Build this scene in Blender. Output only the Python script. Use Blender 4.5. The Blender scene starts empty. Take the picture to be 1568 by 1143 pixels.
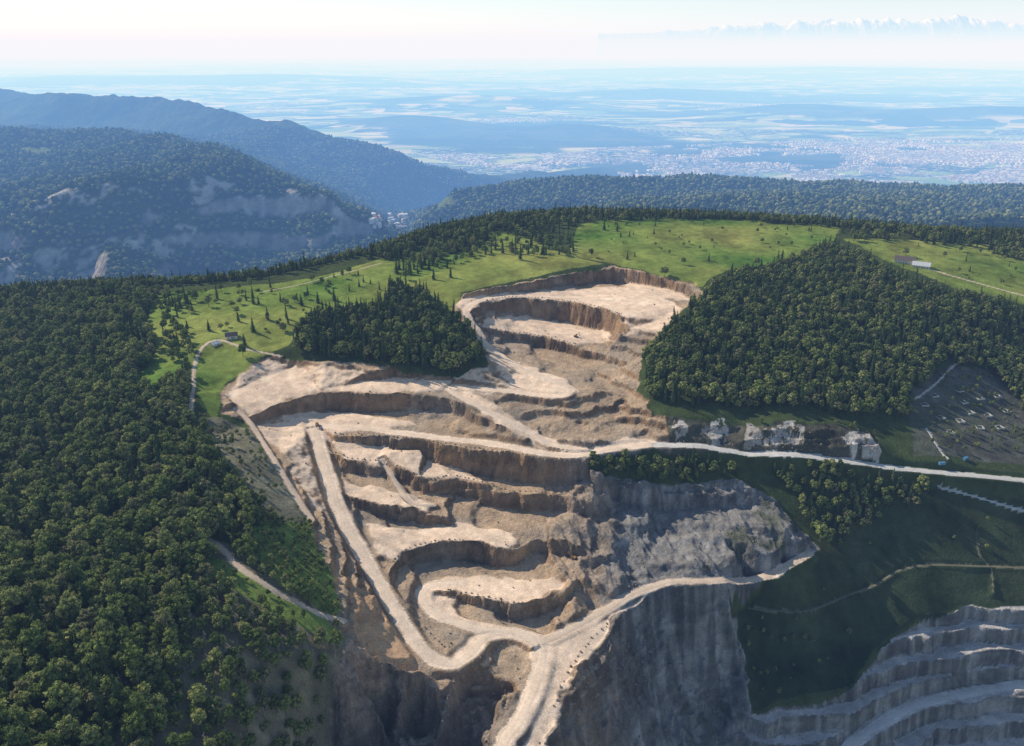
import bpy, math, random, bmesh
import numpy as np
from mathutils import Vector
from mathutils.geometry import delaunay_2d_cdt
random.seed(7); rng=np.random.default_rng(7)
ZC=1350.0; PITCH=math.radians(22.7); FP=1184.0
cp,sp=math.cos(PITCH),math.sin(PITCH)
scene=bpy.context.scene
# ------------------------------------------------------------------ survey helpers
def ray(u,v):
    a=(u-784)/FP; b=(571-v)/FP
    return a, cp+b*sp, sp-b*cp
def W(u,v,D):
    a,dy,dz=ray(u,v); t=D/dz
    return (a*t,dy*t,D)
# ------------------------------------------------------------------ noise
def _hash(ix,iy,seed):
    h=(ix.astype(np.int64)*374761393+iy.astype(np.int64)*668265263+seed*974634777)&0xffffffff
    h=((h^(h>>13))*1274126177)&0xffffffff
    h=(h^(h>>16))&0xffffffff
    return h/4294967295.0
def vnoise(x,y,seed=0):
    ix=np.floor(x);iy=np.floor(y);fx=x-ix;fy=y-iy
    fx=fx*fx*(3-2*fx);fy=fy*fy*(3-2*fy)
    a=_hash(ix,iy,seed);b=_hash(ix+1,iy,seed);c=_hash(ix,iy+1,seed);d=_hash(ix+1,iy+1,seed)
    return (a*(1-fx)+b*fx)*(1-fy)+(c*(1-fx)+d*fx)*fy
def fbm(x,y,scale,octv=4,seed=0):
    r=0;amp=1;tot=0;s=1/scale
    for i in range(octv):
        r=r+amp*(vnoise(x*s+17.3*i,y*s-9.1*i,seed+i)*2-1);tot+=amp;amp*=.5;s*=2.03
    return r/tot
def ridged(x,y,scale,octv=4,seed=0):
    r=0;amp=1;tot=0;s=1/scale
    for i in range(octv):
        r=r+amp*(1-2*np.abs(vnoise(x*s+5*i,y*s+3*i,seed+i)*2-1));tot+=amp;amp*=.5;s*=2.1
    return r/tot
def sstep(a,b,x):
    t=np.clip((x-a)/(b-a),0,1);return t*t*(3-2*t)
# ------------------------------------------------------------------ control points
P=[];E=[]
def addp(p): P.append(p);return len(P)-1
def line(pts):
    ids=[addp(p) for p in pts]
    for a,b in zip(ids[:-1],ids[1:]):E.append((a,b))
    return ids
def face(pts,k=.34):
    """pts: (u,v,D,h) crest; toe is offset to the right hand side"""
    c=[W(u,v,D) for u,v,D,h in pts]; line(c); toe=[]
    for i,p in enumerate(c):
        a=c[max(0,i-1)];b=c[min(len(c)-1,i+1)]
        dx,dy=b[0]-a[0],b[1]-a[1];l=math.hypot(dx,dy)
        h=pts[i][3]*1.15;o=h*k
        toe.append((p[0]+dy/l*o,p[1]-dx/l*o,p[2]+h))
    line(toe)
nat=[(-400,1250,290),(0,1250,300),(300,1250,330),(400,1250,360),(480,1250,405),
(-400,1143,295),(0,1143,300),(200,1143,310),(330,1143,325),(400,1143,345),(450,1143,370),(505,1143,400),
(-400,1000,305),(0,1000,305),(200,1000,308),(350,1000,320),(450,1000,335),(500,1000,345),(530,1000,357),(495,1070,372),
(-400,900,312),(0,900,312),(200,900,312),(350,900,320),(440,900,332),(505,900,350),(530,960,360),
(-400,800,325),(0,800,320),(200,800,316),(330,800,318),(400,800,326),(465,800,344),
(-400,700,335),(0,700,328),(200,700,318),(300,700,314),(380,700,324),(422,705,333),
(-400,600,350),(0,600,335),(120,600,322),(220,600,311),(290,600,309),(335,605,316),
(-400,520,370),(0,520,342),(120,520,322),(220,520,305),(320,520,301),(395,545,308),
(300,485,297),(350,470,295),(450,450,290),(500,480,292),(560,430,283),(640,450,284),(450,530,302),(700,435,277),
(650,500,292),(600,558,307),(720,545,303),(500,548,308),(690,570,314),(745,560,310),
(800,400,272),(870,402,272),(1000,400,273),(1070,432,280),(800,360,268),(1000,360,267),(1200,360,271),(1150,390,274),
(1300,400,280),(1450,420,287),(1568,450,297),(2000,450,310),
(1090,475,289),(1040,515,300),(1000,565,315),(990,620,328),(1200,500,298),(1200,580,321),(1150,625,333),(1300,635,339),
(1400,560,325),(1400,480,298),(1500,560,335),(1500,480,303),(1450,640,352),(1568,620,360),(1568,540,338),(2000,560,350),(2000,700,390),
(1050,645,333),(1200,650,335),(1320,664,341),(1450,695,358),
(1050,722,366),(1200,740,375),(1350,770,388),(1500,790,395),(1568,792,398),(2000,830,410),
(1010,800,392),(1100,830,395),(1200,820,392),(960,860,398),(925,800,388),(1180,770,383),
(1300,850,416),(1450,850,416),(1568,850,416),(1200,900,428),(1350,900,433),(1500,900,434),(1140,930,436),
(1160,1000,460),(1250,1000,461),(1350,965,451),(1180,1065,474),(1270,1050,472),
(1000,1000,434),(1050,1050,470),(1080,980,440),(1100,1080,486),(1130,1020,462),(950,1060,430),(1000,1143,475),(1110,1143,502),(900,1143,436),(1120,950,437),
(1100,1250,530),(900,1250,470),(820,1250,412),
(565,1075,388),(550,1143,408),(590,1080,405),(580,1143,430),(615,1080,397),(605,1143,412),(645,1085,415),(640,1143,436),(675,1085,404),(670,1143,417),(712,1080,415),(715,1143,436),(740,1085,419),
(500,1250,440),(600,1250,470),(700,1250,468),
(1450,1000,468),(1568,980,461),(1400,1060,488),(1568,1050,487),(1330,1110,490),(1250,1143,496),(1450,1143,517),(1568,1143,519),(1250,1250,530),(1568,1250,545),(1900,1000,470),(1900,1143,525),
(350,600,320),(400,580,320),(450,562,318),(600,578,320),(690,583,321),(520,590,323),
(900,562,327),(940,525,319),(975,500,303),(1010,490,298),(960,600,329),(940,640,341),(990,660,345),(900,650,341),(830,640,338),
(980,450,292),(1030,470,293),
(560,745,361),(620,765,364),(520,745,358),(560,810,369),(600,815,372),(700,808,378),(780,812,380),(840,815,382),(900,808,385),
(640,900,385),(660,888,388),(750,882,391),(850,882,393),(900,902,398),(880,930,400),
(640,650,342),(560,640,341),(640,690,352),(700,705,357),(600,690,351)]
for p in nat: addp(W(*p))
ridge=[(-400,470,390),(0,448,345),(100,442,330),(240,438,303),(400,425,290),(560,390,278),(650,362,272),(760,338,268),(900,328,266),(1100,335,268),(1250,343,270),(1400,358,275),(1568,364,280),(2000,375,300)]
rw=[W(*p) for p in ridge]; line(rw)
for i,(x,y,D) in enumerate(rw):
    f=1.0 if i<6 else .62
    addp((x*1.05,y+90,D+22*f+4)); addp((x*1.1,y+300,D+130*f)); addp((x*1.2,y+620,D+270*f))
ROAD={}
ROAD['right']=[(900,690,345),(1000,680,347),(1100,685,350),(1200,694,354),(1300,706,359),(1400,718,364),(1500,728,369),(1568,735,373),(2000,780,400)]
ROAD['R1']=[(732,505,301),(745,530,311),(790,560,318),(850,585,322),(875,600,324),(860,608,325),(780,598,325),(700,594,324)]
ROAD['R4']=[(482,655,343),(500,720,352),(520,780,361),(545,830,368),(580,890,376),(615,950,383),(650,1000,388),(690,1015,391),(720,1000,393),(745,975,395),(790,968,397),(825,985,399),(830,1010,401),(815,1060,404),(790,1110,407),(770,1143,409),(755,1250,412)]
ROAD['R5']=[(880,958,400),(930,932,400.5),(965,912,401),(1020,893,401),(1090,888,401),(1140,880,401),(1190,868,400),(1240,845,399)]
ROAD['R3']=[(648,898,386),(645,915,388),(670,940,391),(730,960,394)]
for k in ROAD: line([W(*p) for p in ROAD[k]])
line([W(*p) for p in [(430,652,341),(490,645,342),(560,652,342.5),(640,662,343)]])
face([(705,452,281,3),(760,440,280,7),(830,428,279,10),(900,414,278,15),(940,408,278,17),(1000,420,280,12),(1050,436,283,10),(1066,450,286,6)])
face([(716,476,287,2),(740,464,288,8),(790,456,290,17),(850,460,292,21),(910,470,293,21),(950,483,294,17),(960,499,298,6)])
face([(738,502,304,4),(780,508,309,8),(830,515,312,10),(880,528,315,10),(925,542,318,7)])
face([(385,638,328,4),(430,618,326,10),(490,599,324,15),(560,602,324,15),(620,603,324,14),(680,607,326,12),(735,634,331,8),(785,660,337,3)])
face([(512,665,343.5,3),(580,668,344,8),(650,676,345,14),(740,690,346.5,19),(820,702,348,21),(900,706,349,16)])
face([(505,692,350,3),(530,705,352,7),(590,713,355,8),(650,734,360,10),(700,730,362,12),(780,753,368,13),(850,758,370,13),(905,772,375,11)],.45)
face([(525,757,360,4),(570,768,362,9),(620,778,364,11),(665,784,369,8)])
face([(603,862,375,4),(622,843,375.5,9),(660,832,377,13),(710,828,378,14),(760,835,380,13),(786,843,381,11),(812,824,383,9),(860,838,386,8),(905,852,389,5)])
face([(685,905,388,3),(740,915,389,7),(800,928,390,10),(845,916,391,9),(880,892,393,5)])
face([(905,737,363,8),(960,744,368,16),(1010,750,372,16),(1060,754,375,12),(1110,764,378,8)])
line([W(*p) for p in [(1110,898,403),(1050,902,403),(1000,908,402.5),(950,945,402),(905,1000,403),(865,1060,406),(838,1143,409)]])
line([W(*p) for p in [(545,1003,366),(575,1015,376),(610,1035,387),(650,1045,392),(690,1048,395),(730,1015,397),(770,990,399),(797,992,401),(800,1050,404),(778,1100,407),(755,1143,409)]])
line([W(*p) for p in [(1150,1085,477),(1250,1077,475),(1310,1047,470),(1350,990,457),(1400,950,448),(1480,930,443),(1568,925,440),(1900,925,440)]])
# mid hills
line([W(*p) for p in [(-500,180,310),(-200,200,325),(0,207,330),(180,209,330),(340,236,345),(400,262,370),(460,290,410),(530,325,470),(590,352,530),(620,368,590)]])
line([W(*p) for p in [(-400,350,440),(0,320,430),(150,296,400),(300,277,378),(370,262,362)]])
line([W(*p) for p in [(-400,455,640),(0,440,610),(150,425,605),(300,410,600),(400,392,585),(480,382,565)]])
for p in [(150,380,520),(300,350,500),(60,390,540),(-300,400,560)]: addp(W(*p))
B=[W(*p) for p in [(-500,115,240),(-200,125,250),(0,135,260),(100,145,268),(250,151,290),(350,170,340),(450,190,400),(530,213,470),(620,240,560),(700,262,650),(770,272,740)]]
line(B)
for x,y,D in B: addp((x,y+1300,930))
for p in [(0,190,430),(150,198,450),(300,215,480),(450,250,560),(560,275,640),(500,295,640),(560,320,700),(600,338,705),(680,285,740),(380,235,500)]: addp(W(*p))
Cc=[W(*p) for p in [(640,338,630),(665,318,570),(700,300,520),(800,281,490),(900,275,475),(1000,276,472),(1100,277,470),(1250,285,470),(1400,290,468),(1568,298,468),(2000,300,480)]]
line(Cc)
for x,y,D in Cc: addp((x*1.1,y+1000,930))
for x,y,D in Cc[3:]: addp((x*.92,y-450,D-10))
for q in [(-1500,1750,640),(-800,1800,660),(-300,1900,680),(-60,2400,690),(-420,3000,705),(300,2000,440),(900,2000,420),(1600,2000,420),(-350,3700,740),(-100,4200,850),
 (-7000,100,500),(-7000,2000,450),(-7000,5000,350),(-7000,9800,930),(8000,9800,930),(8000,5000,930),(8000,3000,600),(8000,100,600),(3000,4500,930),(6000,4500,930),(3500,3000,520),
 (-1600,100,330),(-1600,1000,430),(1600,100,540),(1600,700,430),(1600,1200,320),(2600,1300,340),(-300,100,310),(0,100,480),(400,100,540),(-120,180,400),(1000,7000,930),(-2000,8500,930)]: addp(q)
vv=[Vector((p[0],p[1])) for p in P]
ov,oe,of,orv,ore,orf=delaunay_2d_cdt(vv,E,[],0,1e-3)
PA=np.array(P)
TX=np.array([[v.x,v.y,0] for v in ov])
for i,o in enumerate(orv):
    if len(o): TX[i,2]=P[o[0]][2]
    else:
        d=np.hypot(PA[:,0]-TX[i,0],PA[:,1]-TX[i,1]);k=np.argsort(d)[:4];w=1/(d[k]+.1)
        TX[i,2]=(PA[k,2]*w).sum()/w.sum()
class Grid:
    def __init__(s,xs,ys): s.xs=xs;s.ys=ys;s.H=np.full((len(ys),len(xs)),-930.0)
    def raster(s):
        for f in of:
            a,b,c=TX[f[0]],TX[f[1]],TX[f[2]]
            x0,x1=min(a[0],b[0],c[0]),max(a[0],b[0],c[0]);y0,y1=min(a[1],b[1],c[1]),max(a[1],b[1],c[1])
            i0=np.searchsorted(s.xs,x0-1e-6);i1=np.searchsorted(s.xs,x1+1e-6);j0=np.searchsorted(s.ys,y0-1e-6);j1=np.searchsorted(s.ys,y1+1e-6)
            if i1<=i0 or j1<=j0: continue
            X,Y=np.meshgrid(s.xs[i0:i1],s.ys[j0:j1])
            det=(b[1]-c[1])*(a[0]-c[0])+(c[0]-b[0])*(a[1]-c[1])
            if abs(det)<1e-9: continue
            l1=((b[1]-c[1])*(X-c[0])+(c[0]-b[0])*(Y-c[1]))/det
            l2=((c[1]-a[1])*(X-c[0])+(a[0]-c[0])*(Y-c[1]))/det
            l3=1-l1-l2
            m=(l1>-1e-6)&(l2>-1e-6)&(l3>-1e-6)
            z=-(l1*a[2]+l2*b[2]+l3*c[2])
            sub=s.H[j0:j1,i0:i1];sub[m]=z[m]
    def sample(s,x,y,F=None):
        F=s.H if F is None else F
        x=np.clip(x,s.xs[0],s.xs[-1]-1e-3);y=np.clip(y,s.ys[0],s.ys[-1]-1e-3)
        i=np.clip(np.searchsorted(s.xs,x,side='right')-1,0,len(s.xs)-2);j=np.clip(np.searchsorted(s.ys,y,side='right')-1,0,len(s.ys)-2)
        fx=(x-s.xs[i])/(s.xs[i+1]-s.xs[i]);fy=(y-s.ys[j])/(s.ys[j+1]-s.ys[j])
        return (F[j,i]*(1-fx)+F[j,i+1]*fx)*(1-fy)+(F[j+1,i]*(1-fx)+F[j+1,i+1]*fx)*fy
    def cast(s,u,v,y0=None,y1=None):
        a,dy,dz=ray(u,v)
        Y=np.linspace(y0 or s.ys[0],y1 or s.ys[-1],4000)
        X=a/dy*Y;Z=-dz/dy*Y
        h=s.sample(X,Y);k=np.argmax(h>=Z)
        if not (h[k]>=Z[k]): k=len(Y)-1
        return X[k],Y[k],h[k]
def blur(H,n,mask=None):
    for _ in range(n):
        Q=np.pad(H,1,mode='edge')
        H=(Q[:-2,1:-1]+Q[2:,1:-1]+Q[1:-1,:-2]+Q[1:-1,2:]+2*H)/6
    return H
def inpoly(X,Y,poly):
    r=np.zeros(X.shape,bool);n=len(poly)
    for i in range(n):
        x0,y0=poly[i][:2];x1,y1=poly[(i+1)%n][:2]
        if y0==y1: continue
        c=((y0>Y)!=(y1>Y))&(X<(x1-x0)*(Y-y0)/(y1-y0)+x0)
        r^=c
    return r
ys=[150.0]
while ys[-1]<2000: ys.append(ys[-1]+max(.9,ys[-1]/470))
ys=np.array(ys)
xs=[-1250.0]
while xs[-1]<1500:
    x=xs[-1]; d=1.2 if -330<x<330 else (1.2+min(3.2,(abs(x)-330)*.012)); xs.append(x+d)
xs=np.array(xs)
G=Grid(xs,ys);G.raster()
X,Y=np.meshgrid(xs,ys)
def castpoly(pts,g=None):
    g=g or G
    return [g.cast(u,v) for u,v in pts]
QP=castpoly([(690,482),(705,450),(760,438),(830,425),(920,411),(940,405),(1000,418),(1060,434),(1078,452),(1050,470),(1020,500),(985,540),(975,600),(1000,632),(1060,642),(1200,646),(1340,665),(1350,703),(1000,692),(905,705),(900,735),(1000,738),(1130,735),(1200,780),(1255,840),(1200,880),(1110,905),(1130,950),(1150,1080),(1100,1300),(480,1300),(505,1143),(535,1000),(525,950),(505,880),(470,790),(430,720),(385,650),(338,632),(340,600),(370,570),(400,548),(450,550),(600,568),(700,575),(745,560),(745,540),(715,500)])
PP=castpoly([(1150,1088),(1250,1078),(1310,1048),(1350,992),(1400,952),(1480,932),(1568,926),(1750,926),(1750,1300),(1080,1300),(1110,1143)])
BR=[[(345,603),(372,570),(405,551),(450,553),(560,570),(690,577),(745,562),(770,590),(735,600),(690,597),(600,601),(490,596),(430,615),(385,637)],
[(385,652),(400,650),(440,635),(480,626),(560,634),(620,642),(640,652),(520,660),(490,680),(430,692)],
[(430,685),(482,665),(505,700),(525,770),(545,810),(570,860),(540,850),(515,800),(470,760)],
[(505,672),(580,676),(650,700),(700,712),(740,738),(690,728),(650,732),(600,708),(530,702)],
[(520,735),(570,745),(665,770),(662,784),(600,776),(525,757)],
[(560,800),(600,808),(700,800),(790,812),(785,845),(740,834),(690,828),(630,840),(605,862),(575,845)],
[(640,895),(700,880),(870,888),(840,915),(800,926),(720,912),(690,905),(690,925),(720,950),(800,968),(850,965),(930,928),(1000,900),(1000,908),(945,948),(900,1005),(860,1060),(835,1150),(780,1150),(810,1060),(820,1000),(760,975),(720,1000),(680,1010),(730,965),(670,945),(640,915)],
[(715,482),(800,478),(860,490),(940,504),(935,522),(880,528),(830,514),(740,503)],
[(715,470),(760,445),(850,445),(900,442),(960,438),(1000,448),(1045,470),(1020,512),(965,512),(960,490),(945,478),(900,466),(800,453),(740,462)],
[(700,470),(705,455),(760,441),(850,430),(930,412),(900,425),(830,437),(760,448),(712,478)],[(965,425),(1040,440),(1055,460),(1010,455),(960,440)],
[(735,515),(800,556),(870,582),(890,602),(850,614),(780,604),(700,600),(700,588),(780,588),(760,560)],
[(690,597),(720,600),(790,640),(860,680),(900,695),(850,690),(780,662)],
[(890,683),(960,670),(1000,672),(1000,690),(900,700)],[(1100,880),(1180,860),(1245,838),(1200,885),(1120,905)],
[(548,960),(590,950),(630,1010),(620,1030),(600,1025),(555,1000)]]
BRP=[castpoly(p) for p in BR]
WH=[castpoly(p) for p in [[(1085,643),(1112,641),(1122,682),(1088,680)],[(1140,650),(1175,652),(1178,687),(1140,684)],[(1180,660),(1205,643),(1230,650),(1232,688),(1185,687)],[(1290,668),(1320,656),(1350,685),(1352,706),(1294,697)],[(1030,639),(1048,639),(1050,670),(1034,668)]]]
wx=fbm(X,Y,14,3,11)*1.0;wy=fbm(X,Y,14,3,23)
Q=inpoly(X+wx*5,Y+wy*5,QP);PT=inpoly(X+wx*4,Y+wy*4,PP)
QM=np.clip(blur((Q|PT).astype(float),4),0,1)
bright=np.zeros(X.shape,bool)
for p in BRP: bright|=inpoly(X+wx*7,Y+wy*7,p)
BRM=np.clip(blur(bright.astype(float),2),0,1)
Hs=blur(G.H,30)
H1=G.sample(X+wx*5,Y+wy*5+fbm(X,Y,5,2,29)*1.2)
G.H=Hs*(1-QM)+H1*QM
def terr(z,h,warp,a=.45,b=.95):
    q=(z+warp)/h;f=q-np.floor(q)
    return (np.floor(q)+sstep(a,b,f))*h-warp
TM=np.clip(blur(PT.astype(float),3),0,1)
PH=terr(G.H,13.0,fbm(X,Y,70,3,5)*4,.5,.8)
G.H=G.H*(1-TM)+PH*TM
SM=np.clip(blur((Q&~bright).astype(float),4),0,1)*.6
G.H=G.H*(1-SM)+terr(G.H,6.5,fbm(X,Y,45,4,6)*4,.5,.85)*SM
gy,gx=np.gradient(G.H,ys,xs);slope=np.hypot(gx,gy)
rk=np.clip(sstep(.3,.8,blur(slope,2)),0,1)*QM
big=np.clip(blur((((X>30)&(Y<655)&Q)|(Q&(Y<402))).astype(float)*(~bright),5),0,1)
G.H+=rk*(1-.5*BRM)*(1-.6*TM)*(ridged(X,Y,13,4,3)*1.9+fbm(X,Y,4,2,8)*.7)+big*(ridged(X,Y*.5,34,4,31)*7.5+ridged(X+Y*.4,Y*.3,11,3,33)*2.4)
G.H+=QM*(1-rk)*(1-.6*BRM)*fbm(X,Y,22,4,77)*1.1+(1-QM)*(fbm(X,Y,70,4,40)*2.4)
def densify(pts,step=1.5):
    pts=np.array(pts,float);n=len(pts);out=[]
    for i in range(n-1):
        p0=pts[max(0,i-1)];p1=pts[i];p2=pts[i+1];p3=pts[min(n-1,i+2)]
        k=max(2,int(np.hypot(*(p2-p1)[:2])/step))
        for t in np.arange(k)/k:
            out.append(.5*((2*p1)+(-p0+p2)*t+(2*p0-5*p1+4*p2-p3)*t*t+(-p0+3*p1-3*p2+p3)*t**3))
    out.append(pts[-1]);return np.array(out)
RL=[('gravel_haul_road',[p[:2] for p in ROAD['R4']],10.5,0),
('gravel_bench_road',[(480,650),(560,656),(640,665),(740,678),(820,691),(880,696),(930,688),(1000,680)],10,0),
('gravel_quarry_road',[(1000,681),(1100,686),(1200,695),(1300,707),(1400,719),(1500,729),(1568,736),(1700,750)],9,2),
('gravel_upper_road',[(940,461),(850,455),(760,455),(715,470),(720,488),(732,507),(745,530),(790,560),(850,585),(872,600),(850,607),(780,599),(690,594),(740,627),(800,657),(850,682),(900,690)],7.5,0),
('gravel_pit_ramp',[(700,893),(655,897),(648,920),(670,942),(730,962),(790,970),(825,987)],9,0),
('gravel_rim_road',[(825,987),(880,960),(930,934),(965,912),(1020,893),(1090,889),(1140,881),(1190,868),(1240,846)],7.5,1),
('forest_track',[(322,826),(345,845),(370,870),(430,908),(490,940),(528,960)],4.5,1),
('farm_track',[(292,640),(295,600),(298,560),(312,530),(335,520),(380,535),(430,547)],3.6,1),
('quarry_edge_track',[(360,625),(385,652),(420,705),(450,755),(478,797)],4.5,1),
('meadow_track',[(1400,406),(1450,420),(1500,434),(1568,452),(1650,470)],3,1),
('grass_track',[(1600,872),(1500,868),(1390,868),(1330,903),(1240,936),(1150,930)],3,3),
('field_path',[(1495,808),(1500,850),(1518,872),(1520,912)],2,3),
('slope_path',[(1400,612),(1430,590),(1460,560),(1480,552)],1.8,2),
('slope_path',[(1418,655),(1440,690),(1452,705)],1.8,2),
('valley_track',[(1600,790),(1540,775),(1490,760),(1440,745)],4,2),
('pit_floor_road',[(1650,1045),(1568,1052),(1480,1062),(1400,1082),(1330,1120),(1290,1160),(1260,1220)],9,2),
('bench_ramp',[(585,702),(600,730),(630,768),(665,776)],4.5,1),
('ridge_track',[(585,402),(540,415),(500,425),(440,440),(400,447)],2.2,1)]
roads={}
for i,(n,uv,w,k) in enumerate(RL):
    d=densify([G.cast(u,v) for u,v in uv])
    z=G.sample(d[:,0],d[:,1]);q=15
    d[:,2]=np.convolve(np.pad(z,q,mode='edge'),np.ones(2*q+1)/(2*q+1),mode='valid');roads[i]=(d,w,k)
RD=np.full(G.H.shape,1e3);RZ=np.zeros(G.H.shape);RK=np.zeros(G.H.shape,int)-1
for i,(d,w,k) in roads.items():
    R=w*1.25
    for x,y,z in d:
        i0=np.searchsorted(xs,x-R);i1=np.searchsorted(xs,x+R);j0=np.searchsorted(ys,y-R);j1=np.searchsorted(ys,y+R)
        if i1<=i0 or j1<=j0: continue
        dd=np.hypot(X[j0:j1,i0:i1]-x,Y[j0:j1,i0:i1]-y)/(w*.5)
        s=RD[j0:j1,i0:i1];m=dd<s
        s[m]=dd[m];RZ[j0:j1,i0:i1][m]=z;RK[j0:j1,i0:i1][m]=k
bl=1-sstep(1.15,2.2,RD)
G.H=G.H*(1-bl)+RZ*bl
# ------------------------------------------------------------------ land cover
gy,gx=np.gradient(G.H,ys,xs);slope=np.hypot(gx,gy)
def pm(pts,w=4): return inpoly(X+wx*w,Y+wy*w,castpoly(pts))
MEAD=[[(232,450),(330,443),(430,433),(520,416),(585,396),(650,398),(740,380),(750,355),(800,362),(870,390),(925,404),(830,422),(760,436),(705,448),(690,480),(640,470),(590,470),(480,490),(440,530),(400,547),(345,590),(330,650),(300,600),(290,560),(230,600),(205,580),(240,540),(225,500)],
[(885,345),(940,333),(1050,330),(1200,335),(1285,350),(1275,370),(1200,400),(1120,412),(1090,425),(1075,440),(1000,418),(940,404),(920,400),(870,390)],
[(1290,365),(1400,368),(1568,380),(1700,395),(1700,490),(1568,468),(1460,440),(1380,410)]]
mead=np.zeros(X.shape,bool)
for m in MEAD: mead|=pm(m,3)
rough=pm([(300,640),(335,640),(385,655),(440,740),(485,800),(440,810),(380,760),(330,700)])
lawn=pm([(322,848),(370,874),(430,915),(500,950),(530,980),(500,985),(440,950),(370,910),(318,890)],2)|pm([(390,800),(480,795),(525,930),(500,940),(430,895),(385,860)],2)
thin=(X>-245)&(X<-70)&(Y>250)&(Y<455)&~Q&~lawn&(X>-245+.25*(455-Y))
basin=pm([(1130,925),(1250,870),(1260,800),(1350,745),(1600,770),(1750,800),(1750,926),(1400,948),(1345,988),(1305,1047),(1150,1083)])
inst=pm([(1390,600),(1440,560),(1520,565),(1600,640),(1600,715),(1400,700)])
n1=fbm(X,Y,40,5,50)[...,None];n2=fbm(X,Y,9,3,60)[...,None];n3=fbm(X,Y,120,3,70)[...,None]
def col(r,g,b): return np.array([r,g,b])[None,None,:]
Cm=np.zeros(X.shape+(3,))+col(.06,.08,.03)*(1+.3*n2)
def setc(m,c):
    global Cm
    c=np.broadcast_to(c,Cm.shape);Cm[m]=c[m]
mc=col(.20,.245,.055)*(1+.40*n1+.25*n2)+col(.15,.09,.035)*n3
mc=mc*(1-.28*sstep(.15,.5,fbm(X,Y,28,4,62)))[...,None]
setc(mead,mc)
setc(rough,col(.20,.185,.12)*(1+.4*n2+.3*n1))
setc(thin,col(.19,.17,.11)*(1+.5*n2+.5*n1))
setc(lawn,col(.17,.23,.055)*(1+.3*n1+.2*n2))
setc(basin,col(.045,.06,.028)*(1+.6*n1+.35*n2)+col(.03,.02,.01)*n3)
ig=col(.12,.118,.095)*(1+.5*n2+.5*n1);ig=ig*(1-.5*sstep(-.1,.3,n1))+col(.06,.075,.035)*.5*sstep(-.1,.3,n1)
setc(inst,ig)
grey=np.clip(sstep(20,100,X+25*n1[...,0]+8*n2[...,0])*(1-sstep(620,680,Y)),0,1);grey=np.maximum(grey,.6*(1-sstep(375,425,Y+10*n2[...,0])))
grey=np.maximum(grey,sstep(150,200,X)*(Y<720));grey=np.maximum(grey,PT*1.0)[...,None]
brm=np.clip(blur(bright.astype(float),1),0,1)[...,None]
floor=(col(.80,.595,.42)*(1-grey*.5)+col(.60,.53,.45)*grey*.5)
mid=(col(.47,.335,.215)*(1-grey)+col(.23,.215,.195)*grey)
wt=sstep(.0,.5,fbm(X,Y,60,4,181))[...,None]*(1-grey)
mid=mid*(1-.55*wt)+col(.30,.26,.21)*.55*wt
fl=floor*brm+mid*(1-brm)
fc=col(.27,.175,.105)*(1-grey)+col(.14,.135,.13)*grey
rkm=sstep(.38,.8,slope+.2*n2[...,0])[...,None]
strata=(vnoise(G.H/1.7+fbm(X,Y,30,3,90)*2,X*0.01,99)-.5)[...,None]
oc=sstep(.15,.6,fbm(X,Y,55,3,120)[...,None])
fc=fc*(1-.6*oc*(1-grey))+col(.50,.30,.15)*.6*oc*(1-grey)
fc=fc*(1-.5*wt)+col(.22,.19,.155)*.5*wt
streak=sstep(.15,.6,ridged(X,Y*.25,9,3,131))[...,None]*grey
fc=fc*(1+.9*streak)
fl=fl*(1-PT[...,None]*(1-brm))+col(.44,.41,.38)*(PT[...,None]*(1-brm))
# tyre-worn streaks and spoil patches on the floors
wear=fbm(X*.5+Y*.8,Y*.15-X*.3,7,3,191)[...,None]
qc=fl*(1+.17*n1+.14*n2+.12*wear)*(1-rkm)+fc*(1+.4*n2+.7*strata+.3*n1)*rkm
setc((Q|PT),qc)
scr=(sstep(.05,.35,fbm(X,Y,28,4,141))*(sstep(110,200,X))*Q*(Y<660)*(~bright)*.75)[...,None]
Cm=Cm*(1-scr)+col(.06,.07,.035)*scr
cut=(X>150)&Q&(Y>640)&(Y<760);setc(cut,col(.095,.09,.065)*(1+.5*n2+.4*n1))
wh=np.zeros(X.shape,bool)
for p in WH: wh|=inpoly(X+wx*9,Y+wy*6,p)
wh&=(fbm(X,Y,5,3,171)+.35*n1[...,0]>-.15)&(RD>1.1)
setc(wh,col(.46,.42,.37)*(1+.5*n2+.5*strata))
org=pm([(530,900),(560,900),(620,980),(650,1030),(600,1020),(560,1000),(540,960)],4)
setc(org&Q,col(.52,.33,.19)*(1+.3*n1+.2*n2))
kc=[(.80,.62,.455),(.60,.47,.35),(.58,.55,.5),(.16,.15,.095)]
for k in range(4):
    m=(RK==k)&(RD<1.05+.3*n2[...,0])
    setc(m,col(*kc[k])*(1+.1*n2+.08*wear))
rockA=np.clip(QM*(.25+.75*np.maximum(rkm[...,0],(1-brm[...,0])*.6)),0,1);rockA=np.where(RD<1.1,.05,rockA);rockA=np.maximum(rockA,(1-QM)*.45)
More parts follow.
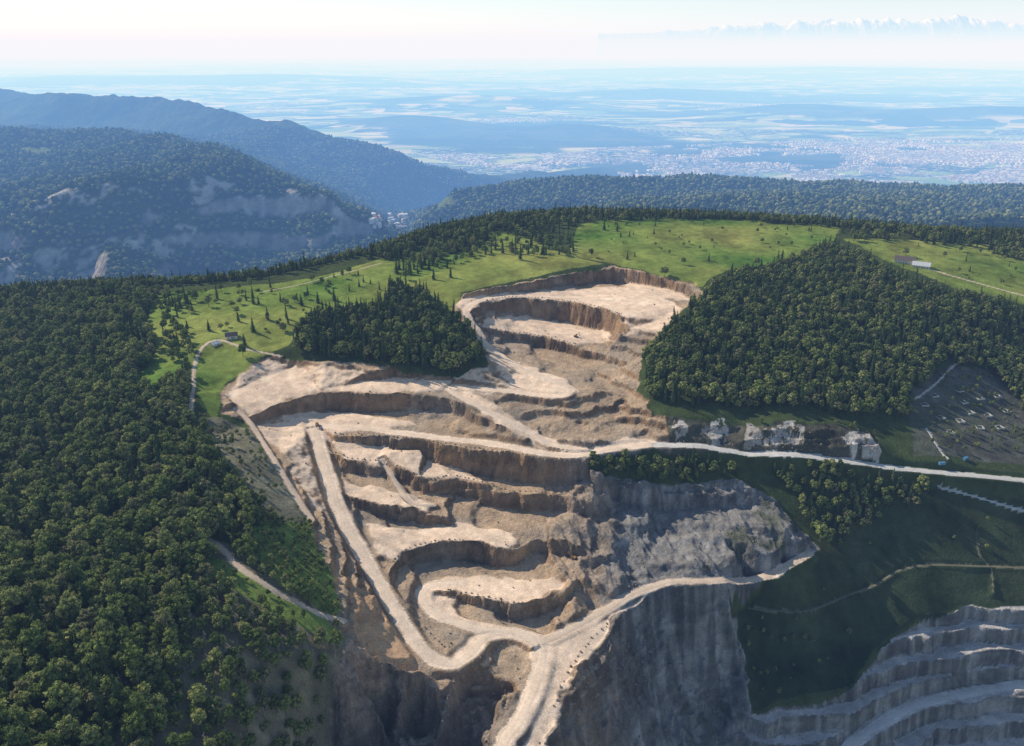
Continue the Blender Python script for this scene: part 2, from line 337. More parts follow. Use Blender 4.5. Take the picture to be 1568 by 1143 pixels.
def mkmesh(name,co,faces,mats,smooth=False,midx=None,attrs=None):
    me=bpy.data.meshes.new(name);co=np.asarray(co,np.float32);faces=np.asarray(faces,np.int32)
    n=faces.shape[1]
    me.vertices.add(len(co));me.vertices.foreach_set('co',co.ravel())
    me.loops.add(faces.size);me.loops.foreach_set('vertex_index',faces.ravel())
    me.polygons.add(len(faces));me.polygons.foreach_set('loop_start',np.arange(0,faces.size,n,dtype=np.int32))
    if midx is not None: me.polygons.foreach_set('material_index',np.asarray(midx,np.int32))
    me.polygons.foreach_set('use_smooth',np.full(len(faces),smooth))
    me.update(calc_edges=True)
    if attrs:
        for k,(t,v) in attrs.items():
            a=me.attributes.new(k,t,'POINT')
            a.data.foreach_set('color' if t=='FLOAT_COLOR' else ('vector' if t=='FLOAT_VECTOR' else 'value'),np.asarray(v).ravel())
    for m in mats: me.materials.append(m)
    return bpy.data.objects.new(name,me)
def link(ob): scene.collection.objects.link(ob);return ob
def gridobj(name,g,colr,mat,alpha=None):
    ny,nx=g.H.shape;XX,YY=np.meshgrid(g.xs,g.ys)
    co=np.stack([XX,YY,g.H+ZC],-1).reshape(-1,3)
    i=np.arange(ny*nx).reshape(ny,nx)
    f=np.stack([i[:-1,:-1],i[:-1,1:],i[1:,1:],i[1:,:-1]],-1).reshape(-1,4)
    al=np.ones(colr.shape[:2]) if alpha is None else alpha
    cc=np.concatenate([np.clip(colr,0.004,.9),al[...,None]],-1)
    return link(mkmesh(name,co,f,[mat],True,None,{'Col':('FLOAT_COLOR',cc.astype(np.float32))}))
# ------------------------------------------------------------------ materials
def newmat(name,diffuse=True):
    m=bpy.data.materials.new(name);m.use_nodes=True;nt=m.node_tree
    b=nt.nodes['Principled BSDF']
    if diffuse:
        nt.nodes.remove(b);b=nt.nodes.new('ShaderNodeBsdfDiffuse');nt.links.new(b.outputs[0],nt.nodes['Material Output'].inputs['Surface'])
    return m,nt,b
def N(nt,t,**kw):
    n=nt.nodes.new(t)
    for k,v in kw.items(): setattr(n,k,v)
    return n
def noisemul(nt,colsock,vec,scale,lo,hi,detail=5):
    no=N(nt,'ShaderNodeTexNoise');no.inputs['Scale'].default_value=scale;no.inputs['Detail'].default_value=detail
    nt.links.new(vec,no.inputs['Vector'])
    mr=N(nt,'ShaderNodeMapRange');mr.inputs[1].default_value=.3;mr.inputs[2].default_value=.7;mr.inputs[3].default_value=lo;mr.inputs[4].default_value=hi
    nt.links.new(no.outputs[0],mr.inputs[0])
    vm=N(nt,'ShaderNodeVectorMath',operation='SCALE');nt.links.new(colsock,vm.inputs[0]);nt.links.new(mr.outputs[0],vm.inputs['Scale'])
    return vm.outputs[0]
def terrmat(name,s1,s2,bumpd,bscale):
    m,nt,b=newmat(name)
    at=N(nt,'ShaderNodeAttribute',attribute_name='Col');ge=N(nt,'ShaderNodeNewGeometry')
    c=noisemul(nt,at.outputs['Color'],ge.outputs['Position'],s1,.84,1.17,3)
    c=noisemul(nt,c,ge.outputs['Position'],s2,.78,1.22,4)
    nt.links.new(c,b.inputs['Color'])
    no2=N(nt,'ShaderNodeTexNoise');no2.inputs['Scale'].default_value=bscale;no2.inputs['Detail'].default_value=6;no2.inputs['Roughness'].default_value=.65
    nt.links.new(ge.outputs['Position'],no2.inputs['Vector'])
    bu=N(nt,'ShaderNodeBump');bu.inputs['Distance'].default_value=bumpd
    nt.links.new(at.outputs['Alpha'],bu.inputs['Strength'])
    nt.links.new(no2.outputs[0],bu.inputs['Height']);nt.links.new(bu.outputs[0],b.inputs['Normal'])
    return m
gridobj('mountain_terrain',G,Cm,terrmat('quarry_ground',.12,.9,2.6,.3),rockA)
def flatmat(name,c,var=.12,scale=.5):
    m,nt,b=newmat(name);ge=N(nt,'ShaderNodeNewGeometry')
    rgb=N(nt,'ShaderNodeRGB');rgb.outputs[0].default_value=(*c,1)
    s=noisemul(nt,rgb.outputs[0],ge.outputs['Position'],scale,1-var,1+var,3)
    s=noisemul(nt,s,ge.outputs['Position'],scale*.12,1-var,1+var,3)
    nt.links.new(s,b.inputs['Color']);return m
rm=[flatmat('road_gravel_%d'%k,kc[k]) for k in range(4)]
for i,(d,w,k) in roads.items():
    t=np.gradient(d[:,:2],axis=0);t/=np.maximum(np.hypot(t[:,0],t[:,1]),1e-6)[:,None]
    nrm=np.stack([t[:,1],-t[:,0]],-1);cols=7;co=[]
    wob=1+.12*np.sin(np.arange(len(d))*.21+i)+.1*np.sin(np.arange(len(d))*.07)
    for j in range(cols):
        o=(j/(cols-1)-.5)*w*.66*wob
        x=d[:,0]+nrm[:,0]*o;y=d[:,1]+nrm[:,1]*o
        co.append(np.stack([x,y,G.sample(x,y)+ZC+.16-(0.22 if j in(0,cols-1) else 0)],-1))
    co=np.stack(co,1);n=len(d);idx=np.arange(n*cols).reshape(n,cols)
    f=np.stack([idx[:-1,:-1],idx[:-1,1:],idx[1:,1:],idx[1:,:-1]],-1).reshape(-1,4)
    link(mkmesh(RL[i][0],co.reshape(-1,3),f,[rm[k]],True))
# ------------------------------------------------------------------ mid hills
mx=np.concatenate([np.arange(-5600,-2700,24.0),np.arange(-2700,-200,9.0),np.arange(-200,7200,24.0)]);my=np.concatenate([np.arange(1300,1900,18.0),np.arange(1900,2750,8.0),np.arange(2750,5400,18.0),np.arange(5400,9600,50.0)])
M=Grid(mx,my);M.raster();M.H=blur(M.H,8)
MX,MY=np.meshgrid(mx,my)
hm=sstep(-905,-780,M.H)
M.H+=hm*(ridged(MX,MY,520,4,201)*32+fbm(MX,MY,120,4,202)*14)
am=sstep(-150,-350,MX)*sstep(1900,1960,MY)*(1-sstep(2520,2620,MY))
M.H+=am*(ridged(MX,MY*.6,170,4,231)*14)
am2=am*sstep(-.15,.35,fbm(MX,MY,420,3,233))*.5
M.H=M.H*(1-am2)+(terr(M.H,95,fbm(MX,MY,240,4,207)*75,.55,.9))*am2
inn=(MX>xs[0]+20)&(MX<xs[-1]-20)&(MY<ys[-1]-25)
M.H=np.where(inn,np.minimum(M.H,G.sample(MX,MY)-12),M.H)
far=sstep(3700,4300,MY)
M.H+=far*hm*fbm(MX,MY,30,2,205)*9
mgy,mgx=np.gradient(M.H,my,mx);msl=np.hypot(mgx,mgy)
a=fbm(MX,MY,200,4,210)[...,None];b2=fbm(MX,MY,45,3,211)[...,None];b3=fbm(MX,MY,14,2,212)[...,None]
MC=np.zeros(MX.shape+(3,))+col(.06,.09,.032)*(1+.4*a+.4*b2)
def cpm(pts): return [M.cast(u,v,1400) for u,v in pts]
mwx=fbm(MX,MY,60,4,220)*40;mwy=fbm(MX,MY,60,4,221)*40
cliffm=np.zeros(MX.shape,bool)
for pl,c,th in [([(-200,325),(0,305),(60,300),(150,291),(230,287),(230,297),(165,303),(60,318),(0,330),(-200,350)],(.46,.41,.34),-.25),([(270,290),(340,281),(400,283),(460,298),(500,316),(550,352),(520,348),(460,328),(400,312),(330,312),(290,310)],(.40,.36,.31),-.1),
    ([(60,385),(150,358),(200,368),(255,342),(290,370),(380,402),(250,408),(100,402)],(.34,.31,.25),0),([(-60,400),(120,392),(200,415),(100,430),(0,435),(-60,440)],(.32,.29,.24),0)]:
    m=inpoly(MX+mwx*1.3,MY+mwy*1.3,cpm(pl))&(b2[...,0]*1.2+a[...,0]+b3[...,0]*.7>th);cliffm|=m
    MC[m]=(np.array(c)[None]*(1+.5*b2[m]+.5*b3[m]))
st=(msl>1.35+.4*b2[...,0])&(am>.5);cliffm|=st;MC[st]=(np.array([.30,.27,.23])[None]*(1+.6*b2[st]+.5*b3[st]))
for pl in [[(20,228),(80,226),(90,232),(40,236)],[(660,310),(690,305),(700,312),(670,320)],[(1100,288),(1160,286),(1180,291),(1120,293)]]:
    m=inpoly(MX+mwx*.5,MY+mwy*.5,cpm(pl));cliffm|=m;MC[m]=(.16,.21,.07)
gridobj('forested_hills',M,MC,terrmat('forested_hills',.012,.06,20.0,.06))
# ------------------------------------------------------------------ plain
py=[2500.0]
while py[-1]<96000: py.append(py[-1]*1.012+6)
py=np.array(py);px=np.sinh(np.linspace(-3.6,3.6,420))/np.sinh(3.6)*75000
L=Grid(px,py);LX,LY=np.meshgrid(px,py)
L.H[:]=-910
def mound(u,v,w,dep,h):
    a_,dy,dz=ray(u,v);t=910/dz;x=a_*t;y=dy*t
    L.H+=h*np.exp(-((LX-x)/w)**2-((LY-y)/dep)**2)
mound(1500,188,2600,600,190);mound(1230,178,1300,600,150);mound(700,165,2600,900,190);mound(640,200,900,450,150);mound(880,205,700,350,80);mound(1000,150,2500,700,150);mound(760,215,500,250,60)
mound(1350,115,9000,3500,260);mound(300,128,7000,3500,240);mound(900,112,9000,3000,150)
L.H+=sstep(5000,9000,LY)*(ridged(LX,LY*1.4,5000,3,301)*60)+sstep(20000,60000,LY)*fbm(LX,LY,15000,3,305)*220
elev=L.H+910
fo=sstep(.12,.2,fbm(LX,LY*1.5,2600,5,310)+sstep(60,130,elev)*.5)
LC=np.stack([fo,np.zeros_like(fo),np.zeros_like(fo)],-1)
m,nt,b=newmat('plain_fields')
ge=N(nt,'ShaderNodeNewGeometry');mp=N(nt,'ShaderNodeMapping');mp.inputs['Rotation'].default_value=(0,0,.5);mp.inputs['Scale'].default_value=(1,1.9,0)
nt.links.new(ge.outputs['Position'],mp.inputs['Vector'])
vo=N(nt,'ShaderNodeTexVoronoi');vo.inputs['Scale'].default_value=.0026;nt.links.new(mp.outputs[0],vo.inputs['Vector'])
cr=N(nt,'ShaderNodeValToRGB');cr.color_ramp.interpolation='CONSTANT'
els=[(0,(.12,.18,.05)),(.2,(.25,.34,.09)),(.36,(.40,.46,.15)),(.5,(.08,.13,.05)),(.62,(.48,.44,.25)),(.74,(.19,.29,.08)),(.88,(.62,.56,.36))]
while len(cr.color_ramp.elements)<len(els): cr.color_ramp.elements.new(.5)
for e,(p,c) in zip(cr.color_ramp.elements,els): e.position=p;e.color=(*c,1)
sx=N(nt,'ShaderNodeSeparateColor');nt.links.new(vo.outputs['Color'],sx.inputs[0]);nt.links.new(sx.outputs[0],cr.inputs[0])
def nz(scale,detail=6,rough=.6):
    n=N(nt,'ShaderNodeTexNoise');n.inputs['Scale'].default_value=scale;n.inputs['Detail'].default_value=detail;n.inputs['Roughness'].default_value=rough
    nt.links.new(mp.outputs[0],n.inputs['Vector']);return n
def thr(s,a_,b_):
    r=N(nt,'ShaderNodeMapRange');r.inputs[1].default_value=a_;r.inputs[2].default_value=b_;nt.links.new(s,r.inputs[0]);return r.outputs[0]
def mixc(f,a_,b_):
    x=N(nt,'ShaderNodeMix',data_type='RGBA')
    nt.links.new(f,x.inputs[0])
    for s,i in((a_,6),(b_,7)):
        if isinstance(s,tuple): x.inputs[i].default_value=(*s,1)
        else: nt.links.new(s,x.inputs[i])
    return x.outputs[2]
cs=mixc(thr(nz(.0009,7).outputs[0],.52,.545),cr.outputs[0],(.03,.055,.022))
tw=N(nt,'ShaderNodeMath',operation='MULTIPLY');nt.links.new(thr(nz(.00022,3).outputs[0],.50,.58),tw.inputs[0]);nt.links.new(thr(nz(.014,3,.8).outputs[0],.53,.6),tw.inputs[1])
cs=mixc(tw.outputs[0],cs,(.7,.66,.6))
at=N(nt,'ShaderNodeAttribute',attribute_name='Col');s2=N(nt,'ShaderNodeSeparateColor');nt.links.new(at.outputs['Color'],s2.inputs[0])
cs=mixc(s2.outputs[0],cs,(.03,.055,.022))
nt.links.new(cs,b.inputs['Color'])
gridobj('plain',L,LC,m)
# ------------------------------------------------------------------ alps
ax=np.linspace(11000,100000,1500);ay=np.linspace(100000,112000,44)
A=Grid(ax,ay);AX,AY=np.meshgrid(ax,ay)
env=np.exp(-((AY-106000)/3600)**2)
tap=sstep(11000,38000,AX)
A.H=-910+env*(3950*(.66+.34*tap)+(.35+.65*tap)*(420*fbm(AX,AX*0,11000,2,401)+560*ridged(AX,AY,4200,6,402)+450*ridged(AX,AY,1700,3,407)))
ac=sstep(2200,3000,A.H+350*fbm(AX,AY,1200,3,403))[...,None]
AC=col(.55,.65,.75)*(1-ac)+col(.86,.88,.9)*ac  # rock tone carries painted distance haze, paled towards the sky; snow on top
gridobj('snowy_mountain_range',A,AC,terrmat('hazed_rock_snow',.001,.004,1.0,.001))
# ------------------------------------------------------------------ tree prototypes
def foliage(name,cols,trans=.25):
    m,nt,b=newmat(name)
    oi=N(nt,'ShaderNodeObjectInfo');cr=N(nt,'ShaderNodeValToRGB')
    while len(cr.color_ramp.elements)<len(cols): cr.color_ramp.elements.new(.5)
    for i,(e,c) in enumerate(zip(cr.color_ramp.elements,cols)): e.position=i/(len(cols)-1);e.color=(*c,1)
    nt.links.new(oi.outputs['Random'],cr.inputs[0])
    tc=N(nt,'ShaderNodeTexCoord')
    c=noisemul(nt,cr.outputs[0],tc.outputs['Object'],.7,.5,1.55,1)
    nt.links.new(c,b.inputs['Color'])
    tr=N(nt,'ShaderNodeBsdfTranslucent');nt.links.new(c,tr.inputs[0])
    mx_=N(nt,'ShaderNodeMixShader');mx_.inputs[0].default_value=trans
    nt.links.new(b.outputs[0],mx_.inputs[1]);nt.links.new(tr.outputs[0],mx_.inputs[2])
    nt.links.new(mx_.outputs[0],nt.nodes['Material Output'].inputs['Surface'])
    return m
mdec=foliage('deciduous_foliage',[(.09,.125,.04),(.18,.225,.065),(.25,.285,.09),(.11,.155,.055),(.33,.345,.12),(.14,.175,.07),(.25,.24,.115)],.3)
mcon=foliage('conifer_foliage',[(.05,.078,.032),(.072,.105,.04),(.06,.09,.042),(.10,.125,.05)],.15)
mbark=flatmat('bark',(.14,.115,.09),.3,3)
def icos(sub):
    bm=bmesh.new();bmesh.ops.create_icosphere(bm,subdivisions=sub,radius=1);v=np.array([x.co[:] for x in bm.verts]);f=np.array([[q.index for q in p.verts] for p in bm.faces]);bm.free();return v,f
IV,IF=icos(1)
def trunk(h,r,n=6,bend=0):
    v=[];f=[]
    for k,t in enumerate((0,.5,1)):
        for i in range(n):
            a=i/n*2*math.pi;rr=r*(1-.75*t);v.append((math.cos(a)*rr+bend*t*t,math.sin(a)*rr,h*t))
    for k in range(2):
        for i in range(n):
            a,b_=k*n+i,k*n+(i+1)%n;f.append((a,b_,b_+n));f.append((a,b_+n,a+n))
    return np.array(v),np.array(f)
def decid(name,seed,leafn=260,h=13,blobs=10):
    r=np.random.default_rng(seed);V=[];Fs=[];mi=[];o=0
    def add(v,f,m):
        nonlocal o
        V.append(v);Fs.append(f+o);mi.extend([m]*len(f));o+=len(v)
    v,f=trunk(h*.62,.32,bend=r.normal()*.3);add(v,f,1)
    for _ in range(5):
        v,f=trunk(4.2,.14,4);a=r.uniform(0,6.28);el=r.uniform(.5,.9)
        z=v[:,2]*math.cos(el);rad=v[:,2]*math.sin(el)
        add(np.stack([v[:,0]+rad*math.cos(a),v[:,1]+rad*math.sin(a),z+h*.35+r.uniform(0,2)],-1),f,1)
    cs=[]
    for i in range(blobs):
        a=i*2.399+r.uniform(-.4,.4);t=(i+.5)/blobs;zz=h*(.42+.46*t);R=3.1*math.sin(math.pi*(.25+.62*t))*r.uniform(.55,1.1)
        c=np.array([R*math.cos(a),R*math.sin(a),zz]);s=r.uniform(1.35,2.15)*(1.1-.25*t)
        cs.append((c,s));v=IV*(1+r.uniform(-.28,.22,(len(IV),1)))*s*np.array([1,1,.85])+c;add(v,IF,0)
    for i in range(leafn):
        c,s=cs[r.integers(len(cs))];d=r.normal(size=3);d[2]=abs(d[2])*.8+d[2]*.2;d/=np.linalg.norm(d)
        p=c+d*s*r.uniform(.85,1.3);a_=r.normal(size=3)*.7+d;a_/=np.linalg.norm(a_);t1=np.cross(a_,d+[.1,.3,0]);t1/=np.linalg.norm(t1)+1e-6;t2=np.cross(a_,t1)
        q=r.uniform(.28,.58);v=np.array([p+t1*q,p+t2*q*.8,p-t1*q,p-t2*q*.8]);add(v,np.array([[0,1,2],[0,2,3]]),0)
    return mkmesh(name,np.concatenate(V),np.concatenate(Fs),[mdec,mbark],False,mi)
def conif(name,seed,h=19,R0=3.3,tiers=12):
    r=np.random.default_rng(seed);V=[];Fs=[];mi=[];o=0
    v,f=trunk(h*.95,.3);V.append(v);Fs.append(f);mi+=[1]*len(f);o=len(v)
    for k in range(tiers):
        t=k/(tiers-1);z=h*(.1+.88*t);R=R0*(1-t)**.75*r.uniform(.85,1.15)+.3;n=int(9+5*(1-t));ph=r.uniform(0,6)
        ox,oy=r.normal(size=2)*.15
        v=[(ox,oy,z+h*.055+.3)]
        for i in range(n*2):
            a=ph+i/(n*2)*2*math.pi;rr=R*(r.uniform(.75,1.2) if i%2==0 else r.uniform(.42,.62));v.append((ox+math.cos(a)*rr,oy+math.sin(a)*rr,z-(.36*rr if i%2==0 else .1*rr)+r.normal()*.15))
        f=[(0,1+i,1+(i+1)%(2*n)) for i in range(2*n)]
        V.append(np.array(v));Fs.append(np.array(f)+o);mi+=[0]*len(f);o+=len(v)
    return mkmesh(name,np.concatenate(V),np.concatenate(Fs),[mcon,mbark],False,mi)
mdead=flatmat('dead_wood',(.34,.30,.26),.3,2)
def snag(name,seed,h=13):
    r=np.random.default_rng(seed);V=[];Fs=[];o=0
    v,f=trunk(h,.32);V.append(v);Fs.append(f);o=len(v)
    for k in range(20):
        L_=r.uniform(1.4,3.6)*(1-k/26);v,f=trunk(L_,.14,4);a=r.uniform(0,6.28);z0=h*(.25+.035*k)
        V.append(np.stack([v[:,0]+v[:,2]*.9*math.cos(a),v[:,1]+v[:,2]*.9*math.sin(a),v[:,2]*.35+z0],-1));Fs.append(f+o);o+=len(v)
    return mkmesh(name,np.concatenate(V),np.concatenate(Fs),[mdead],False)
def fartree(name,seed,mat,con=False):
    r=np.random.default_rng(seed)
    v=IV*(1+r.uniform(-.3,.25,(len(IV),1)))
    v=v*np.array([5.2,5.2,5.2])+np.array([0,0,7.5])
    if con: v=IV*(1+r.uniform(-.2,.2,(len(IV),1)));t=(v[:,2]+1)/2;v=np.stack([v[:,0]*4.2*(1.25-t),v[:,1]*4.2*(1.25-t),t*16+1],-1)
    return mkmesh(name,v,IF,[mat],False)
def rockp(name,seed,mat):
    r=np.random.default_rng(seed);v=IV*(1+r.uniform(-.3,.25,(len(IV),1)))*np.array([1,.8,.7]);return mkmesh(name,v,IF,[mat],False)
def coll(name,obs):
    c=bpy.data.collections.new(name)
    for o_ in obs: c.objects.link(o_)
    return c
DEC=[decid('t0%d_broadleaf'%i,i+1,h=[13,15,12,14,16][i],blobs=[10,12,9,11,13][i]) for i in range(5)]
CON=[conif('t1%d_conifer'%i,i+30,h=[18,21,16,19][i],R0=[3.3,3.6,3.1,2.9][i]) for i in range(4)]
SN=[snag('t2%d_snag'%i,i+70,[13,11][i]) for i in range(2)]
trees=coll('forest_tree_kinds',DEC+CON+SN)
fart=coll('distant_tree_kinds',[fartree('f0',1,mdec),fartree('f1',2,mdec),fartree('f2',3,mdec),fartree('f3',4,mcon,True),fartree('f4',5,mcon,False)])
def instancer(name,pts,rot,scl,idx,collection):
    me=bpy.data.meshes.new(name);me.vertices.add(len(pts));me.vertices.foreach_set('co',np.asarray(pts,np.float32).ravel())
    for k,t,v in(('rot','FLOAT_VECTOR',rot),('scl','FLOAT_VECTOR',scl)):
        a_=me.attributes.new(k,t,'POINT');a_.data.foreach_set('vector',np.asarray(v,np.float32).ravel())
    a_=me.attributes.new('idx','INT','POINT');a_.data.foreach_set('value',np.asarray(idx,np.int32))
    ob=link(bpy.data.objects.new(name,me))
    ng=bpy.data.node_groups.new(name+'_scatter','GeometryNodeTree')
    ng.interface.new_socket('Geometry',in_out='INPUT',socket_type='NodeSocketGeometry');ng.interface.new_socket('Geometry',in_out='OUTPUT',socket_type='NodeSocketGeometry')
    gi=ng.nodes.new('NodeGroupInput');go=ng.nodes.new('NodeGroupOutput');ip=ng.nodes.new('GeometryNodeInstanceOnPoints');ci=ng.nodes.new('GeometryNodeCollectionInfo')
    ci.inputs['Collection'].default_value=collection;ci.inputs['Separate Children'].default_value=True;ci.inputs['Reset Children'].default_value=True
    def na(nm,t):
        n=ng.nodes.new('GeometryNodeInputNamedAttribute');n.data_type=t;n.inputs['Name'].default_value=nm;return n
    r_,s_,i_=na('rot','FLOAT_VECTOR'),na('scl','FLOAT_VECTOR'),na('idx','INT')
    l=ng.links.new
    l(gi.outputs[0],ip.inputs['Points']);l(ci.outputs[0],ip.inputs['Instance']);ip.inputs['Pick Instance'].default_value=True
    l(i_.outputs['Attribute'],ip.inputs['Instance Index']);l(r_.outputs['Attribute'],ip.inputs['Rotation']);l(s_.outputs['Attribute'],ip.inputs['Scale'])
    l(ip.outputs[0],go.inputs[0])
    md=ob.modifiers.new('scatter','NODES');md.node_group=ng
    return ob
# ------------------------------------------------------------------ forest placement
def cand(x0,x1,y0,y1,s):
    a_,b_=np.meshgrid(np.arange(x0,x1,s),np.arange(y0,y1,s))
    a_=a_+rng.uniform(-.48,.48,a_.shape)*s;b_=b_+rng.uniform(-.48,.48,b_.shape)*s
    return a_.ravel(),b_.ravel()
qg=(np.clip(blur((Q|PT).astype(float),1),0,1));rdm=np.clip(blur((RD<1.6).astype(float),1),0,1)
ridx=np.array([p[0] for p in rw]);ridy=np.array([p[1] for p in rw])
parts=[]
def forest(polys,spacing,pcon,smin=.75,smax=1.25,keep=1.0,bounds=(-1200,1400,160,1450),snagp=0):
    x,y=cand(*bounds,spacing)
    m=np.zeros(len(x),bool)
    for p in polys: m|=inpoly(x+fbm(x,y,25,2,7)*5,y+fbm(x,y,25,2,9)*5,castpoly(p))
    m&=(G.sample(x,y,qg)<.3)&(G.sample(x,y,rdm)<.3)
    if keep<1: m&=rng.uniform(size=len(x))<keep*(1+1.2*fbm(x,y,45,2,99))
    x,y=x[m],y[m]
    pc_=np.full(len(x),pcon)+fbm(x,y,60,2,15)*.35*(pcon>.02)
    pc_[rng.uniform(size=len(x))<snagp]=-9
    parts.append((x,y,pc_,rng.uniform(smin,smax,len(x))))
FA=[(-700,500),(-300,462),(0,450),(150,445),(235,452),(225,500),(240,540),(205,580),(230,602),(290,570),(300,640),(335,705),(385,770),(400,800),(330,822),(318,880),(280,980),(240,1143),(200,1350),(-900,1350)]
forest([FA],6.8,.12,.6,1.35,snagp=.015)
forest([[(330,700),(385,765),(440,810),(395,800),(385,860),(360,860),(330,822),(385,800),(340,760)]],7,.15,.6,.9)
forest([[(440,535),(480,485),(590,475),(600,445),(650,448),(695,490),(722,515),(745,555),(700,570),(600,562),(500,548)]],6.0,.6,.8,1.15)
forest([[(990,600),(985,550),(1020,508),(1055,478),(1085,445),(1130,420),(1200,408),(1270,378),(1330,402),(1400,440),(1480,462),(1568,480),(1800,500),(1800,720),(1590,690),(1560,620),(1520,570),(1450,562),(1400,600),(1390,640),(1300,638),(1150,630),(1000,618)]],6.4,.3,.7,1.2)
forest([[(905,712),(950,702),(1050,706),(1130,712),(1130,732),(1000,736),(920,730)],[(1180,712),(1280,722),(1400,738),(1440,760),(1340,795),(1260,835),(1235,800),(1200,750)]],6.0,.3,.55,.9)
# thinned, partly dead stand between the forest and the lower quarry wall
x,y=cand(-250,-70,250,460,5.6)
m=(G.sample(x,y,thin.astype(float))>.5)&(G.sample(x,y,qg)<.3)&(G.sample(x,y,rdm)<.3)&(rng.uniform(size=len(x))<.85)
x,y=x[m],y[m];pc_=np.zeros(len(x));pc_[rng.uniform(size=len(x))<.22]=-9;parts.append((x,y,pc_,rng.uniform(.4,.95,len(x))))
forest([[(390,800),(480,795),(525,930),(500,940),(430,895),(385,860)]],4.2,.0,.22,.45,.9)
forest([[(322,848),(430,915),(530,980),(440,950),(318,890)]],7,.0,.2,.45,.25)
forest([[(300,640),(335,640),(385,655),(440,740),(485,800),(440,810),(380,760),(330,700)]],6,.0,.2,.6,.4,snagp=.3)
forest([[(1140,935),(1250,890),(1330,960),(1290,1045),(1160,1078)]],8,.0,.25,.5,.35)
forest([[(1260,830),(1400,780),(1568,800),(1568,900),(1300,900)]],16,.0,.2,.45,.2)
forest([[(1400,590),(1450,565),(1530,575),(1570,650),(1590,700),(1430,690)]],8,.0,.2,.45,.45)
forest([[(1040,640),(1350,660),(1350,690),(1040,672)]],6,.0,.2,.45,.4)
forest([[(225,450),(250,500),(250,560),(290,560),(300,480),(280,450)]],9,.15,.6,1,.5)
forest([[(280,450),(430,437),(585,402),(590,440),(480,475),(430,520),(330,500)]],12,.5,.4,.95,.3)
forest([[(560,395),(650,405),(745,378),(752,352),(880,347),(890,335),(760,335),(650,360)]],7.5,.4,.7,1.05,.9)
forest([[(600,445),(640,420),(700,408),(760,390),(880,395),(875,345),(760,350),(640,385),(600,420)]],9,.5,.6,1.0,.45)
forest([[(890,336),(1280,343),(1290,358),(1285,350),(1100,336),(890,341)]],7,.5,.6,.95,.85)
forest([[(930,338),(1200,342),(1270,355),(1180,395),(1000,405),(930,390)]],19,.35,.3,.7,.22)
forest([[(1380,375),(1568,385),(1568,440),(1480,430)]],16,.3,.25,.7,.3)
forest([[(1280,345),(1420,358),(1600,365),(1600,392),(1560,398),(1500,380),(1400,372),(1300,372)]],8,.4,.7,1.1,.7)
x,y=cand(-1200,1450,850,1950,8.5);ry=np.interp(x,ridx,ridy)
m=(y>ry-6)&(y<ry+420);x,y=x[m],y[m];parts.append((x,y,np.full(len(x),.3)+fbm(x,y,60,2,15)*.35,rng.uniform(.6,1.0,len(x))))
x=np.concatenate([p[0] for p in parts]);y=np.concatenate([p[1] for p in parts]);pc=np.concatenate([p[2] for p in parts]);sc=np.concatenate([p[3] for p in parts])
z=G.sample(x,y)+ZC-.3;n=len(x)
isc=rng.uniform(size=n)<pc
idx=np.where(isc,5+rng.integers(0,4,n),rng.integers(0,5,n));idx=np.where(pc<-5,9+rng.integers(0,2,n),idx)
rot=np.stack([rng.normal(size=n)*.03,rng.normal(size=n)*.03,rng.uniform(0,6.28,n)],-1)
wd=sc*rng.uniform(.85,1.2,n);scl=np.stack([wd,wd,sc*rng.uniform(.8,1.25,n)],-1)
instancer('forest',np.stack([x,y,z],-1),rot,scl,idx,trees)
x,y=cand(-3800,3400,1500,4600,15);m=(np.abs(x)<y*.85+150)
x,y=x[m],y[m];inn=(x>xs[0]+20)&(x<xs[-1]-20)&(y<ys[-1]-5)
z=np.where(inn,G.sample(x,y),M.sample(x,y))
m=(z>-860)&(M.sample(x,y,cliffm.astype(float))<.3)
ry=np.interp(x,ridx,ridy);m&=(y>ry+400)
x,y,z=x[m],y[m],z[m];n=len(x)
s=rng.uniform(.8,1.5,n)
instancer('distant_forest',np.stack([x,y,z+ZC-1],-1),np.stack([0*s,0*s,rng.uniform(0,6.28,n)],-1),np.stack([s*1.25,s*1.25,s],-1),rng.integers(0,5,n),fart)
def single(u,v,kind,s):
    x_,y_,z_=G.cast(u,v)
    src=(CON if kind else DEC)[random.randrange(4)]
    ob=bpy.data.objects.new('spruce_tree' if kind else 'broadleaf_tree',src.data);ob.location=(x_,y_,z_+ZC-.2);ob.rotation_euler=(0,0,random.uniform(0,6));ob.scale=(s*1.25,s*1.25,s*1.08);link(ob)
for u,v,k,s in [(396,465,1,.6),(430,462,1,.6),(452,463,0,.7),(462,468,1,.8),(487,464,1,.8),(512,460,1,.75),(478,432,0,.8),(505,440,0,.6),(535,420,0,.8),(320,506,1,.7),(338,505,0,.6),(365,492,1,.7),(388,508,1,.8),(410,490,0,.6),(426,500,0,.5),(355,470,0,.7),(300,462,0,1),(320,470,0,1),(375,530,1,.8),(372,545,0,.9),(770,388,1,.9),(797,398,1,1.1),(818,392,0,.9),(905,393,0,.8),(925,352,1,.8),(945,354,1,.9),(690,425,1,.9),(664,428,1,.9),(628,420,1,1),(600,455,1,1),
 (1017,424,0,1.1),(1046,405,0,.7),(1085,400,1,.6),(1047,377,0,.5),(1090,371,0,.45),(1158,408,0,.9),(1196,404,1,1.1),(1165,348,0,.5),(1003,346,1,.5),(1106,352,0,.5),(1010,342,0,.4),(960,345,0,.4),(1190,352,0,.4),(1386,392,0,.9),(1470,385,0,.6),(1520,392,0,.5),(1255,830,0,1.2),(560,395,0,.8)]: single(u,v,k,s)
